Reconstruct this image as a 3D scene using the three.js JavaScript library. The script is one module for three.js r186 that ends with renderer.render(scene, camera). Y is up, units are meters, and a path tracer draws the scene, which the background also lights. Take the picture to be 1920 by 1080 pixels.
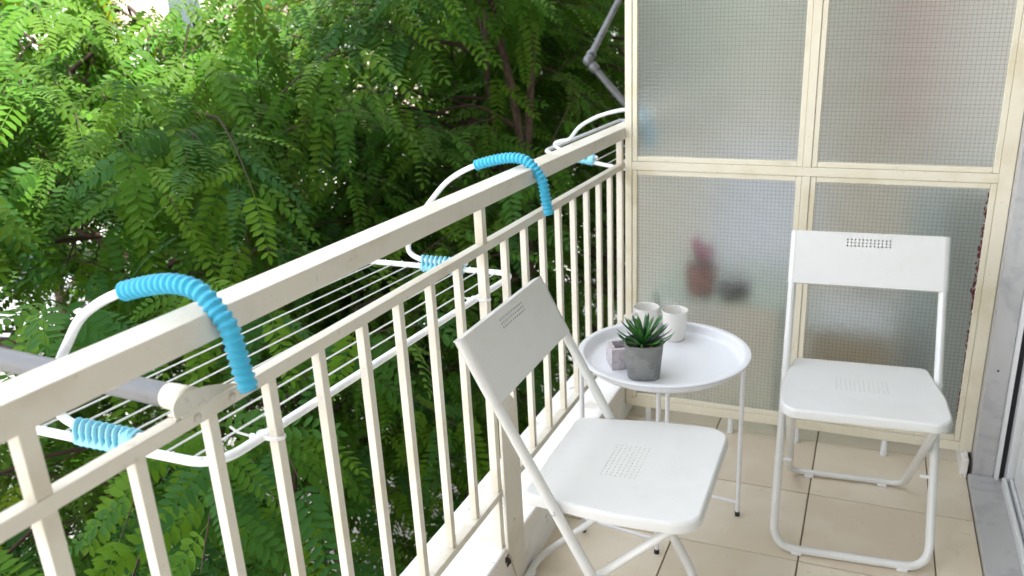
import * as THREE from 'three';
import { mergeGeometries } from 'three/addons/utils/BufferGeometryUtils.js';
import { RoundedBoxGeometry } from 'three/addons/geometries/RoundedBoxGeometry.js';

// ---------------------------------------------------------------- camera, sky, sun, exposure
const scene = new THREE.Scene();
const renderer = new THREE.WebGLRenderer({ antialias: true });
renderer.setSize(1024, 576);
renderer.toneMapping = THREE.LinearToneMapping;
renderer.toneMappingExposure = 4.1;
renderer.shadowMap.enabled = true;
const camera = new THREE.PerspectiveCamera(2 * Math.atan(540 / 1519.014) * 180 / Math.PI, 16 / 9, 0.05, 300);
camera.position.set(0.80884, 1.34991, 2.49002);
camera.rotation.set(-0.33049, 0.3662, -0.02792, 'YXZ');
camera.setViewOffset(1920, 1080, -100.5, -18.9, 1920, 1080);   // the photograph is a crop: its lens axis is right of the middle
camera.focus = 1.6; camera.userData.fStop = 4.8;
camera.updateMatrixWorld(true);

{ // pale, lightly veiled midday sky
  const W = 128, H = 64, a = new Float32Array(W * H * 4);
  for (let j = 0; j < H; j++) for (let i = 0; i < W; i++) {
    const el = (j + .5) / H * Math.PI - Math.PI / 2, k = (j * W + i) * 4;   // row 0 is the nadir
    const t = Math.pow(Math.max(0, Math.sin(el)), .6), lo = [0.98, 0.98, 0.98], hi = [0.70, 0.76, 0.86];
    for (let c = 0; c < 3; c++) a[k + c] = lo[c] + (hi[c] - lo[c]) * t;
    a[k + 3] = 1;
  }
  const sky = new THREE.DataTexture(a, W, H, THREE.RGBAFormat, THREE.FloatType);
  sky.mapping = THREE.EquirectangularReflectionMapping; sky.magFilter = THREE.LinearFilter; sky.needsUpdate = true;
  scene.background = sky; scene.environment = sky;
}
const sun = new THREE.DirectionalLight(new THREE.Color(1, 0.95, 0.86), 4.4);
sun.position.set(8.4, 23, 3); sun.target.position.set(0, 0, 0);
sun.castShadow = true; sun.shadow.mapSize.set(2048, 2048);
Object.assign(sun.shadow.camera, { left: -25, right: 25, top: 25, bottom: -25, near: 1, far: 80 });
sun.shadow.radius = 5;
scene.add(sun, sun.target);

// ---------------------------------------------------------------- helpers
let seed = 12345;
const rnd = () => { seed = (seed * 1664525 + 1013904223) >>> 0; return seed / 4294967296; };
const rr = (a, b) => a + (b - a) * rnd();
const V = (x, y, z) => new THREE.Vector3(x, y, z);
const names = {};
const numbered = (n) => { const k = names[n] = (names[n] ?? -1) + 1; return k ? `${n}_${String(k).padStart(3, '0')}` : n; };
function shade(o) { o.castShadow = true; o.receiveShadow = true; return o; }
function thing(name, label, category, [x, y, z] = [0, 0, 0], turn = 0, group) {
  const o = new THREE.Group(); o.name = numbered(name); o.position.set(x, y, z); o.rotation.y = turn;
  o.userData = { label, category }; if (group) o.userData.group = group;
  scene.add(o); return o;
}
function part(name, geo, mat, parent, label) {
  const g = Array.isArray(geo) ? merge(geo) : geo;
  const o = shade(new THREE.Mesh(g, mat)); o.name = name; if (label) o.userData.label = label;
  parent.add(o); return o;
}
function solo(name, geo, mat, label, category, group) {
  const o = part(numbered(name), geo, mat, scene); o.userData = { label, category }; if (group) o.userData.group = group; return o;
}
function struct(name, geo, mat) { const o = part(name, geo, mat, scene); o.userData.kind = 'structure'; return o; }
function plain(g) { const n = g.index ? g.toNonIndexed() : g; for (const k of Object.keys(n.attributes)) if (!['position', 'normal', 'uv'].includes(k)) n.deleteAttribute(k); return n; }
const merge = (list) => list.length === 1 ? list[0] : mergeGeometries(list.map(plain));
// texture coordinates in metres, by the way a face points
function metric(geo, off = [0, 0]) {
  const g = plain(geo), p = g.attributes.position, uv = new Float32Array(p.count * 2);
  const a = V(), b = V(), c = V(), n = V();
  for (let i = 0; i < p.count; i += 3) {
    a.fromBufferAttribute(p, i); b.fromBufferAttribute(p, i + 1); c.fromBufferAttribute(p, i + 2);
    n.copy(b).sub(a).cross(c.clone().sub(a)); const ax = Math.abs(n.x), ay = Math.abs(n.y), az = Math.abs(n.z);
    [a, b, c].forEach((v, k) => {
      const [u, w] = ay >= ax && ay >= az ? [v.x, v.z] : ax >= az ? [v.z, v.y] : [v.x, v.y];
      uv[(i + k) * 2] = u + off[0]; uv[(i + k) * 2 + 1] = w + off[1];
    });
  }
  g.setAttribute('uv', new THREE.BufferAttribute(uv, 2)); return g;
}
// box between two corners, edges rounded
function box(x0, x1, y0, y1, z0, z1, r = 0.0015) {
  const w = x1 - x0, h = y1 - y0, d = z1 - z0, q = Math.min(r, w * .45, h * .45, d * .45);
  const g = q > 0 ? new RoundedBoxGeometry(w, h, d, 2, q) : new THREE.BoxGeometry(w, h, d);
  g.translate((x0 + x1) / 2, (y0 + y1) / 2, (z0 + z1) / 2); return metric(g);
}
// polyline with rounded corners
function bend(pts, r, n = 7) {
  const out = [pts[0].clone()];
  for (let i = 1; i < pts.length - 1; i++) {
    const p = pts[i], a = pts[i - 1].clone().sub(p), b = pts[i + 1].clone().sub(p);
    const q = Math.min(r, a.length() * .49, b.length() * .49); a.setLength(q).add(p); b.setLength(q).add(p);
    for (let k = 0; k <= n; k++) { const t = k / n, s = 1 - t; out.push(V(s * s * a.x + 2 * s * t * p.x + t * t * b.x, s * s * a.y + 2 * s * t * p.y + t * t * b.y, s * s * a.z + 2 * s * t * p.z + t * t * b.z)); }
  }
  out.push(pts[pts.length - 1].clone()); return out;
}
const smoothPath = (pts, n) => new THREE.CatmullRomCurve3(pts, false, 'centripetal').getSpacedPoints(n);
// a round bar along points; rad may be a number or a function of 0..1; flat squashes it across its first normal
function sweep(pts, rad, sides = 10, { flat = 1, closed = false, cap = true } = {}) {
  const n = pts.length, pos = [], uv = [], idx = [], T = [], N = V();
  for (let i = 0; i < n; i++) {
    const a = pts[closed ? (i - 1 + n) % n : Math.max(0, i - 1)], b = pts[closed ? (i + 1) % n : Math.min(n - 1, i + 1)];
    T.push(b.clone().sub(a).normalize());
  }
  N.set(0, 1, 0); if (Math.abs(T[0].y) > .9) N.set(1, 0, 0); N.addScaledVector(T[0], -N.dot(T[0])).normalize();
  let len = 0; const rows = closed ? n + 1 : n;
  for (let i = 0; i < rows; i++) {
    const k = i % n; if (i) { len += pts[k].distanceTo(pts[(i - 1) % n]); N.addScaledVector(T[k], -N.dot(T[k])).normalize(); }
    const B = T[k].clone().cross(N), r = typeof rad === 'function' ? rad(i / (rows - 1)) : rad;
    for (let s = 0; s <= sides; s++) {
      const t = s / sides * Math.PI * 2, c = Math.cos(t) * r * flat, d = Math.sin(t) * r;
      pos.push(pts[k].x + N.x * c + B.x * d, pts[k].y + N.y * c + B.y * d, pts[k].z + N.z * c + B.z * d); uv.push(s / sides * r * 6.28, len);
    }
  }
  const w = sides + 1;
  for (let i = 0; i < rows - 1; i++) for (let s = 0; s < sides; s++) { const a = i * w + s; idx.push(a, a + w, a + 1, a + 1, a + w, a + w + 1); }
  if (cap && !closed) for (const [row, p] of [[0, pts[0]], [rows - 1, pts[n - 1]]]) {
    const c = pos.length / 3; pos.push(p.x, p.y, p.z); uv.push(0, 0);
    for (let s = 0; s < sides; s++) row ? idx.push(row * w + s, c, row * w + s + 1) : idx.push(row * w + s, row * w + s + 1, c);
  }
  const g = new THREE.BufferGeometry();
  g.setAttribute('position', new THREE.Float32BufferAttribute(pos, 3)); g.setAttribute('uv', new THREE.Float32BufferAttribute(uv, 2)); g.setIndex(idx);
  g.computeVertexNormals(); return g;
}
const rod = (a, b, r, sides = 8) => sweep([a, b], r, sides);
function lathe(prof, segs = 40) { const g = new THREE.LatheGeometry(prof.map(([x, y]) => new THREE.Vector2(x, y)), segs); return g; }

// tileable noise textures
const hash = (x, y, s) => { let h = (x * 374761393 + y * 668265263 + s * 974634777) | 0; h = Math.imul(h ^ (h >>> 13), 1274126177); return ((h ^ (h >>> 16)) >>> 0) / 4294967296; };
function vnoise(x, y, per, s) {
  const i = Math.floor(x), j = Math.floor(y), f = x - i, g = y - j, u = f * f * (3 - 2 * f), v = g * g * (3 - 2 * g), m = (k) => ((k % per) + per) % per;
  const a = hash(m(i), m(j), s), b = hash(m(i + 1), m(j), s), c = hash(m(i), m(j + 1), s), d = hash(m(i + 1), m(j + 1), s);
  return a + (b - a) * u + (c - a) * v + (a - b - c + d) * u * v;
}
function fbm(u, v, base, oct, s) { let t = 0, a = .5, n = 0, p = base; for (let o = 0; o < oct; o++) { t += a * vnoise(u * p, v * p, p, s + o * 7); n += a; a *= .55; p *= 2; } return t / n; }
function tex(size, fn, { srgb = true, repeat = 1 } = {}) {   // fn(u, v) -> [r, g, b] 0..1 (linear if srgb) or a number
  const a = new Uint8Array(size * size * 4), enc = (x) => { x = Math.min(1, Math.max(0, x)); return 255 * (srgb ? (x <= .0031308 ? 12.92 * x : 1.055 * Math.pow(x, 1 / 2.4) - .055) : x); };
  for (let j = 0; j < size; j++) for (let i = 0; i < size; i++) {
    const c = fn(i / size, j / size), k = (j * size + i) * 4, q = typeof c === 'number' ? [c, c, c] : c;
    a[k] = enc(q[0]); a[k + 1] = enc(q[1]); a[k + 2] = enc(q[2]); a[k + 3] = 255;
  }
  const t = new THREE.DataTexture(a, size, size); t.wrapS = t.wrapT = THREE.RepeatWrapping; t.magFilter = THREE.LinearFilter; t.minFilter = THREE.LinearMipmapLinearFilter; t.generateMipmaps = true;
  t.repeat.set(repeat, repeat); if (srgb) t.colorSpace = THREE.SRGBColorSpace; t.needsUpdate = true; return t;
}
const lerp3 = (a, b, t) => a.map((x, i) => x + (b[i] - x) * t);
const step = (a, b, x) => { const t = Math.min(1, Math.max(0, (x - a) / (b - a))); return t * t * (3 - 2 * t); };
const std = (o) => new THREE.MeshStandardMaterial(o), phys = (o) => new THREE.MeshPhysicalMaterial(o);
const col = (r, g, b) => new THREE.Color().setRGB(r, g, b);

const fineBump = tex(256, (u, v) => fbm(u, v, 24, 3, 5), { srgb: false, repeat: 6 });
const lumpBump = tex(256, (u, v) => fbm(u, v, 6, 5, 9), { srgb: false, repeat: 2.2 });
const M = {};
{ // cream gloss paint on iron: thin yellowing in patches and specks of dirt
  const map = tex(512, (u, v) => { const a = fbm(u, v, 5, 5, 21), b = fbm(u, v, 60, 2, 33); return lerp3(lerp3([.72, .68, .595], [.64, .59, .485], step(.5, .75, a)), [.5, .42, .32], step(.80, .9, b) * .35); }, { repeat: 1.7 });
  M.cream = std({ map, roughness: .42, bumpMap: fineBump, bumpScale: .0004 });
  const map2 = tex(512, (u, v) => { const a = fbm(u, v, 5, 5, 41), b = fbm(u, v, 70, 2, 53); return lerp3(lerp3([.82, .765, .62], [.73, .66, .49], step(.45, .75, a)), [.5, .4, .26], step(.8, .92, b) * .4); }, { repeat: 1.5 });
  M.frame = std({ map: map2, roughness: .45, bumpMap: fineBump, bumpScale: .0005 });
}
{ // white masonry paint, scuffed and stained
  const map = tex(1024, (u, v) => {
    const a = fbm(u, v, 4, 5, 61), b = fbm(u, v, 14, 5, 67), c = fbm(u, v, 40, 3, 71);
    let q = lerp3([.86, .84, .81], [.74, .68, .60], step(.52, .74, a) * .6);
    q = lerp3(q, [.50, .42, .33], step(.64, .76, b) * .45); return lerp3(q, [.2, .16, .12], step(.76, .84, c) * .5);
  }, { repeat: 1.3 });
  M.curb = std({ map, roughness: .75, bumpMap: lumpBump, bumpScale: .004 });
}
{ // cut beige porcelain tile
  const map = tex(1024, (u, v) => {
    const w = fbm(u, v, 3, 4, 81), a = fbm(u + w * .25, v * 1, 4, 6, 83), b = fbm(u, v, 60, 2, 87);
    let q = lerp3([.80, .71, .575], [.74, .64, .505], step(.38, .66, a)); q = lerp3(q, [.82, .75, .64], step(.6, .8, fbm(u, v, 7, 4, 91)) * .5);
    return lerp3(q, [.42, .34, .25], step(.78, .92, b) * .2);
  }, { repeat: .9 });
  const rough = tex(512, (u, v) => .34 + .25 * fbm(u, v, 8, 5, 93), { srgb: false, repeat: 1.6 });
  M.tile = [0, 1, 2, 3].map((k) => std({ map, roughnessMap: rough, roughness: 1, color: [col(1, 1, 1), col(.95, .94, .92), col(1, .985, .96), col(.97, .95, .94)][k], bumpMap: fineBump, bumpScale: .0003 }));
  M.grout = std({ color: col(.24, .185, .135), roughness: .95 });
}
{ // grey veined marble
  const vein = (u, v, s) => { const w = fbm(u, v, 3, 5, s); return 1 - Math.min(1, Math.abs(fbm(u, v + .001, 4, 4, s + 3) - .5 + (w - .5) * .5) * 14); };
  const map = tex(1024, (u, v) => lerp3(lerp3([.55, .545, .545], [.47, .465, .47], fbm(u, v, 5, 5, 101)), [.31, .31, .33], Math.max(0, vein(u, v, 105)) * .4 + step(.62, .8, fbm(u, v, 22, 4, 111)) * .3), { repeat: 1.4 });
  M.marble = std({ map, roughness: .35 });
}
{ const map = tex(512, (u, v) => { const a = fbm(u, v, 4, 5, 201), b = fbm(u * 1, v, 16, 4, 205), c = fbm(u, v, 90, 2, 207); return lerp3(lerp3(lerp3([.79, .79, .775], [.765, .762, .745], step(.45, .75, a)), [.74, .73, .70], step(.66, .8, b) * .35), [.62, .60, .55], step(.86, .93, c) * .4); }, { repeat: 2.6 });
  M.scuffed = { map, roughnessMap: tex(256, (u, v) => .3 + .3 * fbm(u, v, 6, 5, 211), { srgb: false, repeat: 3 }) }; }
M.white = phys({ ...M.scuffed, roughness: 1, clearcoat: .25, clearcoatRoughness: .3, bumpMap: fineBump, bumpScale: .00015 });
M.tray = phys({ color: col(.83, .84, .88), roughness: .33, clearcoat: .3, clearcoatRoughness: .25 });
M.coatWhite = std({ color: col(.84, .86, .88), roughness: .4 });
M.wire = std({ color: col(.8, .83, .84), roughness: .4 });
M.blue = phys({ color: col(.05, .46, .70), roughness: .55, sheen: .3, sheenColor: col(.5, .7, .9), bumpMap: fineBump, bumpScale: .0006 });
M.blueClip = phys({ color: col(.25, .62, .78), roughness: .45 });
M.tie = std({ color: col(.85, .85, .85), roughness: .5 });
{ const map = tex(256, (u, v) => lerp3([.17, .172, .18], [.11, .112, .118], step(.4, .7, fbm(u, v, 8, 5, 121))), { repeat: 3 }); M.pole = std({ map, roughness: .48, metalness: .35 }); }
M.rubber = std({ color: col(.03, .03, .03), roughness: .8 });
M.black = std({ color: col(.012, .012, .018), roughness: .6 });
M.alu = std({ color: col(.78, .79, .8), roughness: .35 });
M.ceramic = phys({ color: col(.82, .80, .76), roughness: .28, clearcoat: .5, clearcoatRoughness: .15 });
{ const map = tex(512, (u, v) => { const a = fbm(u, v, 8, 5, 131), b = fbm(u, v, 70, 2, 133); return lerp3(lerp3([.30, .305, .30], [.225, .23, .23], step(.4, .7, a)), [.40, .41, .41], step(.74, .88, b) * .4); }, { repeat: 5 }); M.concrete = std({ map, roughness: .85, bumpMap: fineBump, bumpScale: .0008 });
  const map2 = tex(512, (u, v) => lerp3([.62, .58, .61], [.48, .44, .47], step(.45, .7, fbm(u, v, 22, 4, 137))), { repeat: 6 }); M.stone = std({ map: map2, roughness: .8, bumpMap: fineBump, bumpScale: .0008 });
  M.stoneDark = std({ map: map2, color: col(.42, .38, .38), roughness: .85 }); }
M.soil = std({ color: col(.05, .035, .022), roughness: .95 });
M.pebble = [std({ color: col(.35, .26, .14), roughness: .8 }), std({ color: col(.12, .08, .05), roughness: .8 }), std({ color: col(.42, .36, .27), roughness: .8 })];
M.succulent = [phys({ color: col(.04, .19, .024), roughness: .45, clearcoat: .2, clearcoatRoughness: .4 }), phys({ color: col(.065, .26, .035), roughness: .45, clearcoat: .2, clearcoatRoughness: .4 }), phys({ color: col(.02, .07, .035), roughness: .5 })];
{ const map = tex(512, (u, v) => { const a = fbm(u * 1, v, 6, 5, 141), r = Math.abs(Math.sin((u * 14 + fbm(u, v, 8, 4, 143) * 3) * 3.14)); return lerp3([.10, .066, .045], [.045, .03, .022], step(.2, .8, 1 - r) * .8 + a * .2); }, { repeat: 2 });
  M.bark = std({ map, roughness: .95, bumpMap: lumpBump, bumpScale: .01 }); M.twig = std({ color: col(.06, .035, .025), roughness: .9 }); }
const leafMat = (r, g, b) => phys({ color: col(r, g, b), roughness: 1, transmission: .46, thickness: 0, specularIntensity: .2, clearcoat: .16, clearcoatRoughness: .4, side: THREE.DoubleSide });
M.leaf = [leafMat(.066, .172, .012), leafMat(.046, .140, .016), leafMat(.105, .225, .011), leafMat(.038, .130, .022)];
M.leafAll = leafMat(.070, .174, .012);

// ---------------------------------------------------------------- the setting
{ const map = tex(1024, (u, v) => lerp3(lerp3([.48, .465, .44], [.37, .36, .34], fbm(u, v, 5, 5, 151)), [.16, .155, .15], step(.62, .8, fbm(u, v, 18, 4, 157)) * .6), { repeat: .12 });
  M.street = std({ map, roughness: .9 });
  const g = metric(new THREE.PlaneGeometry(400, 400).rotateX(-Math.PI / 2).translate(-80, -3.6, -40)); struct('ground', g, M.street);
  const map2 = tex(512, (u, v) => lerp3([.20, .195, .19], [.13, .128, .125], fbm(u, v, 8, 5, 161)), { repeat: .3 });
  struct('road', metric(new THREE.PlaneGeometry(6, 300).rotateX(-Math.PI / 2).translate(-10.5, -3.596, -40)), std({ map: map2, roughness: .9 }));
  struct('pavement', box(-20, -13.5, -3.7, -3.48, -120, 60, .02), M.street); }

// balcony floor: a dark mortar bed and the tiles on it
const floor = struct('floor', box(-.1, 1.62, -.20, -.006, -6.05, 5, 0), M.grout);
{ const L = .3290, geos = [0, 1, 2, 3, 4].map((k) => { const g = new RoundedBoxGeometry(L, .012, L, 2, .0018); return metric(g, [k * .37 + .1, k * .71]); });
  const strip = [0, 1].map((k) => metric(new RoundedBoxGeometry(.108, .012, L, 2, .0018), [k * .5, k * .3]));
  for (let i = -18; i < 15; i++) for (let c = 0; c < 4; c++) {
    const g = c < 3 ? geos[(i * 3 + c * 2 + 100) % 5] : strip[(i + 20) % 2];
    const t = part('tile', g, M.tile[(i * 5 + c * 3 + 120) % 4], floor);
    t.position.set(c < 3 ? .2226 + c * .333 : 1.0550 + .056, -.006 + rr(-.0006, .0006), -.039 + .1665 + i * .333);
    t.rotation.set(rr(-.0015, .0015), (i + c) % 2 ? Math.PI : 0, rr(-.0015, .0015)); if (c === 3) t.rotation.y = 0;
  } }
const curb = struct('balcony_curb', box(-.13, .068, -.19, .146, -6.1, 5, .006), M.curb);
{ const bits = []; for (let k = 0; k < 26; k++) bits.push(new THREE.IcosahedronGeometry(rr(.002, .006), 1).scale(.25, rr(.6, 1.6), rr(.6, 1.5)).translate(.0683, .128 - Math.abs(rr(-1, 1)) * .034, .995 + rr(-1, 1) * .016)); part('broken_patch', bits, std({ color: col(.05, .038, .03), roughness: .95 }), curb, 'dark chipped patch where the railing plate enters the kerb'); }
struct('skirting', box(1.148, 1.166, -.004, .06, -3.9, .055, .003), M.curb);

// the house: wall, slabs above, marble reveal, threshold and sliding door
{ const h = thing('house', 'pale apartment house wall with grey marble door reveal at the right edge', 'house');
  const map = tex(512, (u, v) => lerp3([.40, .365, .31], [.34, .31, .26], fbm(u, v, 6, 5, 171)), { repeat: .8 });
  const plaster = std({ map, roughness: .85, bumpMap: lumpBump, bumpScale: .003 });
  const pale = std({ map: plaster.map, color: col(2.0, 2.1, 2.3), roughness: .85 });  // whitened copy of the plaster, added to brighten the view through the panes
  part('whitened_wall', box(1.19, 1.62, -3.6, 5.0, -9, -.02, 0), pale, h, 'wall of the neighbouring balcony whitened to brighten the glass panes');
  part('wall', [box(1.19, 1.62, 2.3, 5.0, -.02, 9, 0), box(1.19, 1.62, -3.6, 2.3, 3.2, 9, 0)], plaster, h);
  part('back_wall', box(1.62, 1.7, -3.6, 5.0, -9, 9, 0), plaster, h);
  part('ceiling_slab', box(.0, 1.19, 2.75, 2.92, -9, 9, .004), plaster, h);
  part('parapet', box(.0, .1, 2.92, 3.75, -9, 9, .004), plaster, h);
  part('roof', box(-.05, 1.75, 5.0, 5.2, -9, 9, .004), plaster, h);  // unseen roof; its height is shaped so sunlight reaches the outer leaves
  part('end_wall', box(-.13, 1.19, .146, 2.75, 4.9, 5, 0), plaster, h); part('end_wall', box(-.13, 1.19, -.19, 2.75, -6.1, -6.0, 0), pale, h);  // far wall added to control brightness behind the panes, whitened to lift it
  const j = part('door_reveal', box(1.1785, 1.236, .0, 2.3, -.02, .056, .002), M.marble, h, 'grey veined marble door reveal');
  part('screw_hole', sweep([V(1.205, .36, .05), V(1.205, .36, .0572)], .003, 8), M.black, j);
  part('threshold', box(1.1675, 1.30, -.1, .018, .0585, 3.2, .004), M.marble, h, 'grey marble threshold');
  const dr = part('door_frame', [box(1.237, 1.248, .018, 2.3, .03, .075, .001), box(1.2635, 1.30, .018, 2.3, .03, .10, .001), box(1.25, 1.30, 2.25, 2.3, .1, 3.2, .001)], M.alu, h, 'white aluminium door frame');
  part('channel_shade', box(1.2482, 1.2632, .018, 2.3, .03, .062, 0), M.black, dr);  // black strip paints in the shade of the recessed frame channel
  part('track', [box(1.252, 1.262, .0182, .044, .102, 3.2, .001), box(1.272, 1.280, .0182, .044, .102, 3.2, .001), box(1.2625, 1.2715, .0182, .024, .102, 3.2, 0)], M.alu, dr);
  const leaf = part('door_leaf', [box(1.282, 1.318, .03, 2.24, .11, .18, .002), box(1.282, 1.318, .03, .12, .18, 1.7, .002), box(1.282, 1.318, 2.16, 2.24, .18, 1.7, .002), box(1.282, 1.318, .03, 2.24, 1.7, 1.77, .002)], M.alu, h, 'white sliding door leaf');
  part('pane', box(1.298, 1.302, .12, 2.16, .18, 1.7, 0), phys({ color: col(.9, .95, .95), roughness: .04, transmission: 1, thickness: 0 }), leaf);
  part('fixed_leaf', box(1.322, 1.36, .02, 2.26, 1.74, 3.2, .002), M.alu, h);
}

// ---------------------------------------------------------------- railing
const S = 0.1128, Z = (i) => (18 - i) * S - .0176;
{ const r = thing('balcony_railing', 'cream painted iron railing with square bars along the left side', 'railing', [.049, .146, 1.0]);
  const at = (g) => g.translate(-.049, -.146, -1.0);
  part('top_rail', at(box(.0193, .0704, .9883, 1.0246, -3.6, 4.6, .002)), M.cream, r);
  part('mid_rail', at(box(.0385, .0592, .8884, .9075, -3.6, 4.6, .0015)), M.cream, r);
  part('bottom_rail', at(box(.0375, .0612, .284, .302, -3.6, 4.6, .0015)), M.cream, r);
  const bar = metric(new RoundedBoxGeometry(.0155, .5868, .0155, 2, .0012)), post = metric(new RoundedBoxGeometry(.019, .843, .019, 2, .0012));
  for (let i = -13; i < 46; i++) {
    const full = ((i % 9) + 9) % 9 === 0, o = part(full ? 'post' : 'baluster', full ? post : bar, M.cream, r);
    o.position.set(full ? -.001 : 0, (full ? .567 : .5952) - .146, Z(i) - 1.0 + rr(-.0015, .0015)); o.rotation.y = rr(-.02, .02);
  }
  // stiffening plate beside the middle post, let into the kerb
  const s = new THREE.Shape(); [[-1.003, .575], [-.988, .575], [-.915, .498], [-.908, .0], [-.945, .0], [-1.003, .148]].forEach(([x, y], k) => k ? s.lineTo(x, y) : s.moveTo(x, y));
  const pg = new THREE.ExtrudeGeometry(s, { depth: .005, bevelEnabled: true, bevelSize: .001, bevelThickness: .001, bevelSegments: 1 }); pg.rotateY(Math.PI / 2).translate(.068, 0, 0);
  const pl = part('stiffening_plate', at(metric(pg)), M.cream, r);
  part('rivet', at(new THREE.SphereGeometry(.006, 10, 6).scale(.5, 1, 1).translate(.0745, .205, .965)), M.cream, pl);
}

// ---------------------------------------------------------------- awning arms
function wing() { // half collar over the pole's end and a thin flange that runs along the rail to a point
  const c = new THREE.CylinderGeometry(.0245, .0178, .046, 18, 1, true, Math.PI * .45, Math.PI * 1.1), c2 = new THREE.CylinderGeometry(.0230, .0163, .046, 18, 1, true, Math.PI * .45, Math.PI * 1.1); c2.index.array.reverse();
  for (const g of [c, c2]) g.rotateX(Math.PI / 2).rotateY(Math.PI / 2).rotateX(Math.PI / 2 * 0).translate(.022, .9142, 1.8);
  const s = new THREE.Shape(); s.moveTo(-1.842, -.001); s.quadraticCurveTo(-1.838, .020, -1.812, .0225); s.quadraticCurveTo(-1.775, .020, -1.736, -.001); s.closePath();
  const f = new THREE.ExtrudeGeometry(s, { depth: .0022, bevelEnabled: true, bevelSize: .0006, bevelThickness: .0005, bevelSegments: 2, curveSegments: 10 }); f.rotateY(Math.PI / 2).rotateZ(.62, 0); f.translate(.0545, .0, 0);
  f.translate(0, .9092, 0); return merge([metric(f)]);
}
{ const a = thing('awning_arm', 'grey awning arm on a cream bracket bolted to the nearest stretch of railing', 'awning arm', [.049, .9075, 1.79]);
  const at = (g) => g.translate(-.049, -.9075, -1.79);
  part('pole', at(sweep([V(.033, .9135, 1.800), V(-.28, .931, 1.806), V(-.95, .985, 1.83)], .0158, 18)), M.pole, a);
  const br = part('bracket', at(merge([wing(), box(.0365, .0605, .9078, .9108, 1.742, 1.836, .001), sweep([V(.0405, .9133, 1.8), V(.030, .9137, 1.8), V(.010, .9148, 1.8005), V(.004, .915, 1.8005)], (t) => .0178 - .0012 * t, 18)])), M.cream, a);
  for (const z of [1.753, 1.813]) part('bolt', at(new THREE.SphereGeometry(.0065, 12, 8).scale(.5, 1, 1).translate(.0592, .8985, z)), M.cream, br);
  const b = thing('awning_arm', 'thin grey jointed awning arm rising beyond the divider post', 'awning arm', [.049, .9075, -.48]);
  const bt = (g) => g.translate(-.049, -.9075, .48);
  const base = V(.046, .922, -.48), elbow = V(-.20, 1.206, -.44), top = V(-.30, 1.427, -1.157), far = top.clone().add(top.clone().sub(elbow).multiplyScalar(.9));
  part('lower_tube', bt(rod(base, elbow, .0135, 14)), M.pole, b); part('upper_tube', bt(rod(elbow, far, .0135, 14)), M.pole, b);
  part('elbow_joint', bt(merge([new THREE.SphereGeometry(.02, 14, 10).translate(elbow.x, elbow.y, elbow.z), sweep([elbow.clone().lerp(base, .05), elbow.clone().lerp(base, .12)], .019, 14), sweep([elbow.clone().lerp(far, .025), elbow.clone().lerp(far, .05)], .019, 14)])), M.pole, b);
  part('bracket', bt(box(.036, .0615, .9078, .928, -.53, -.43, .002)), M.cream, b);
}

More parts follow.
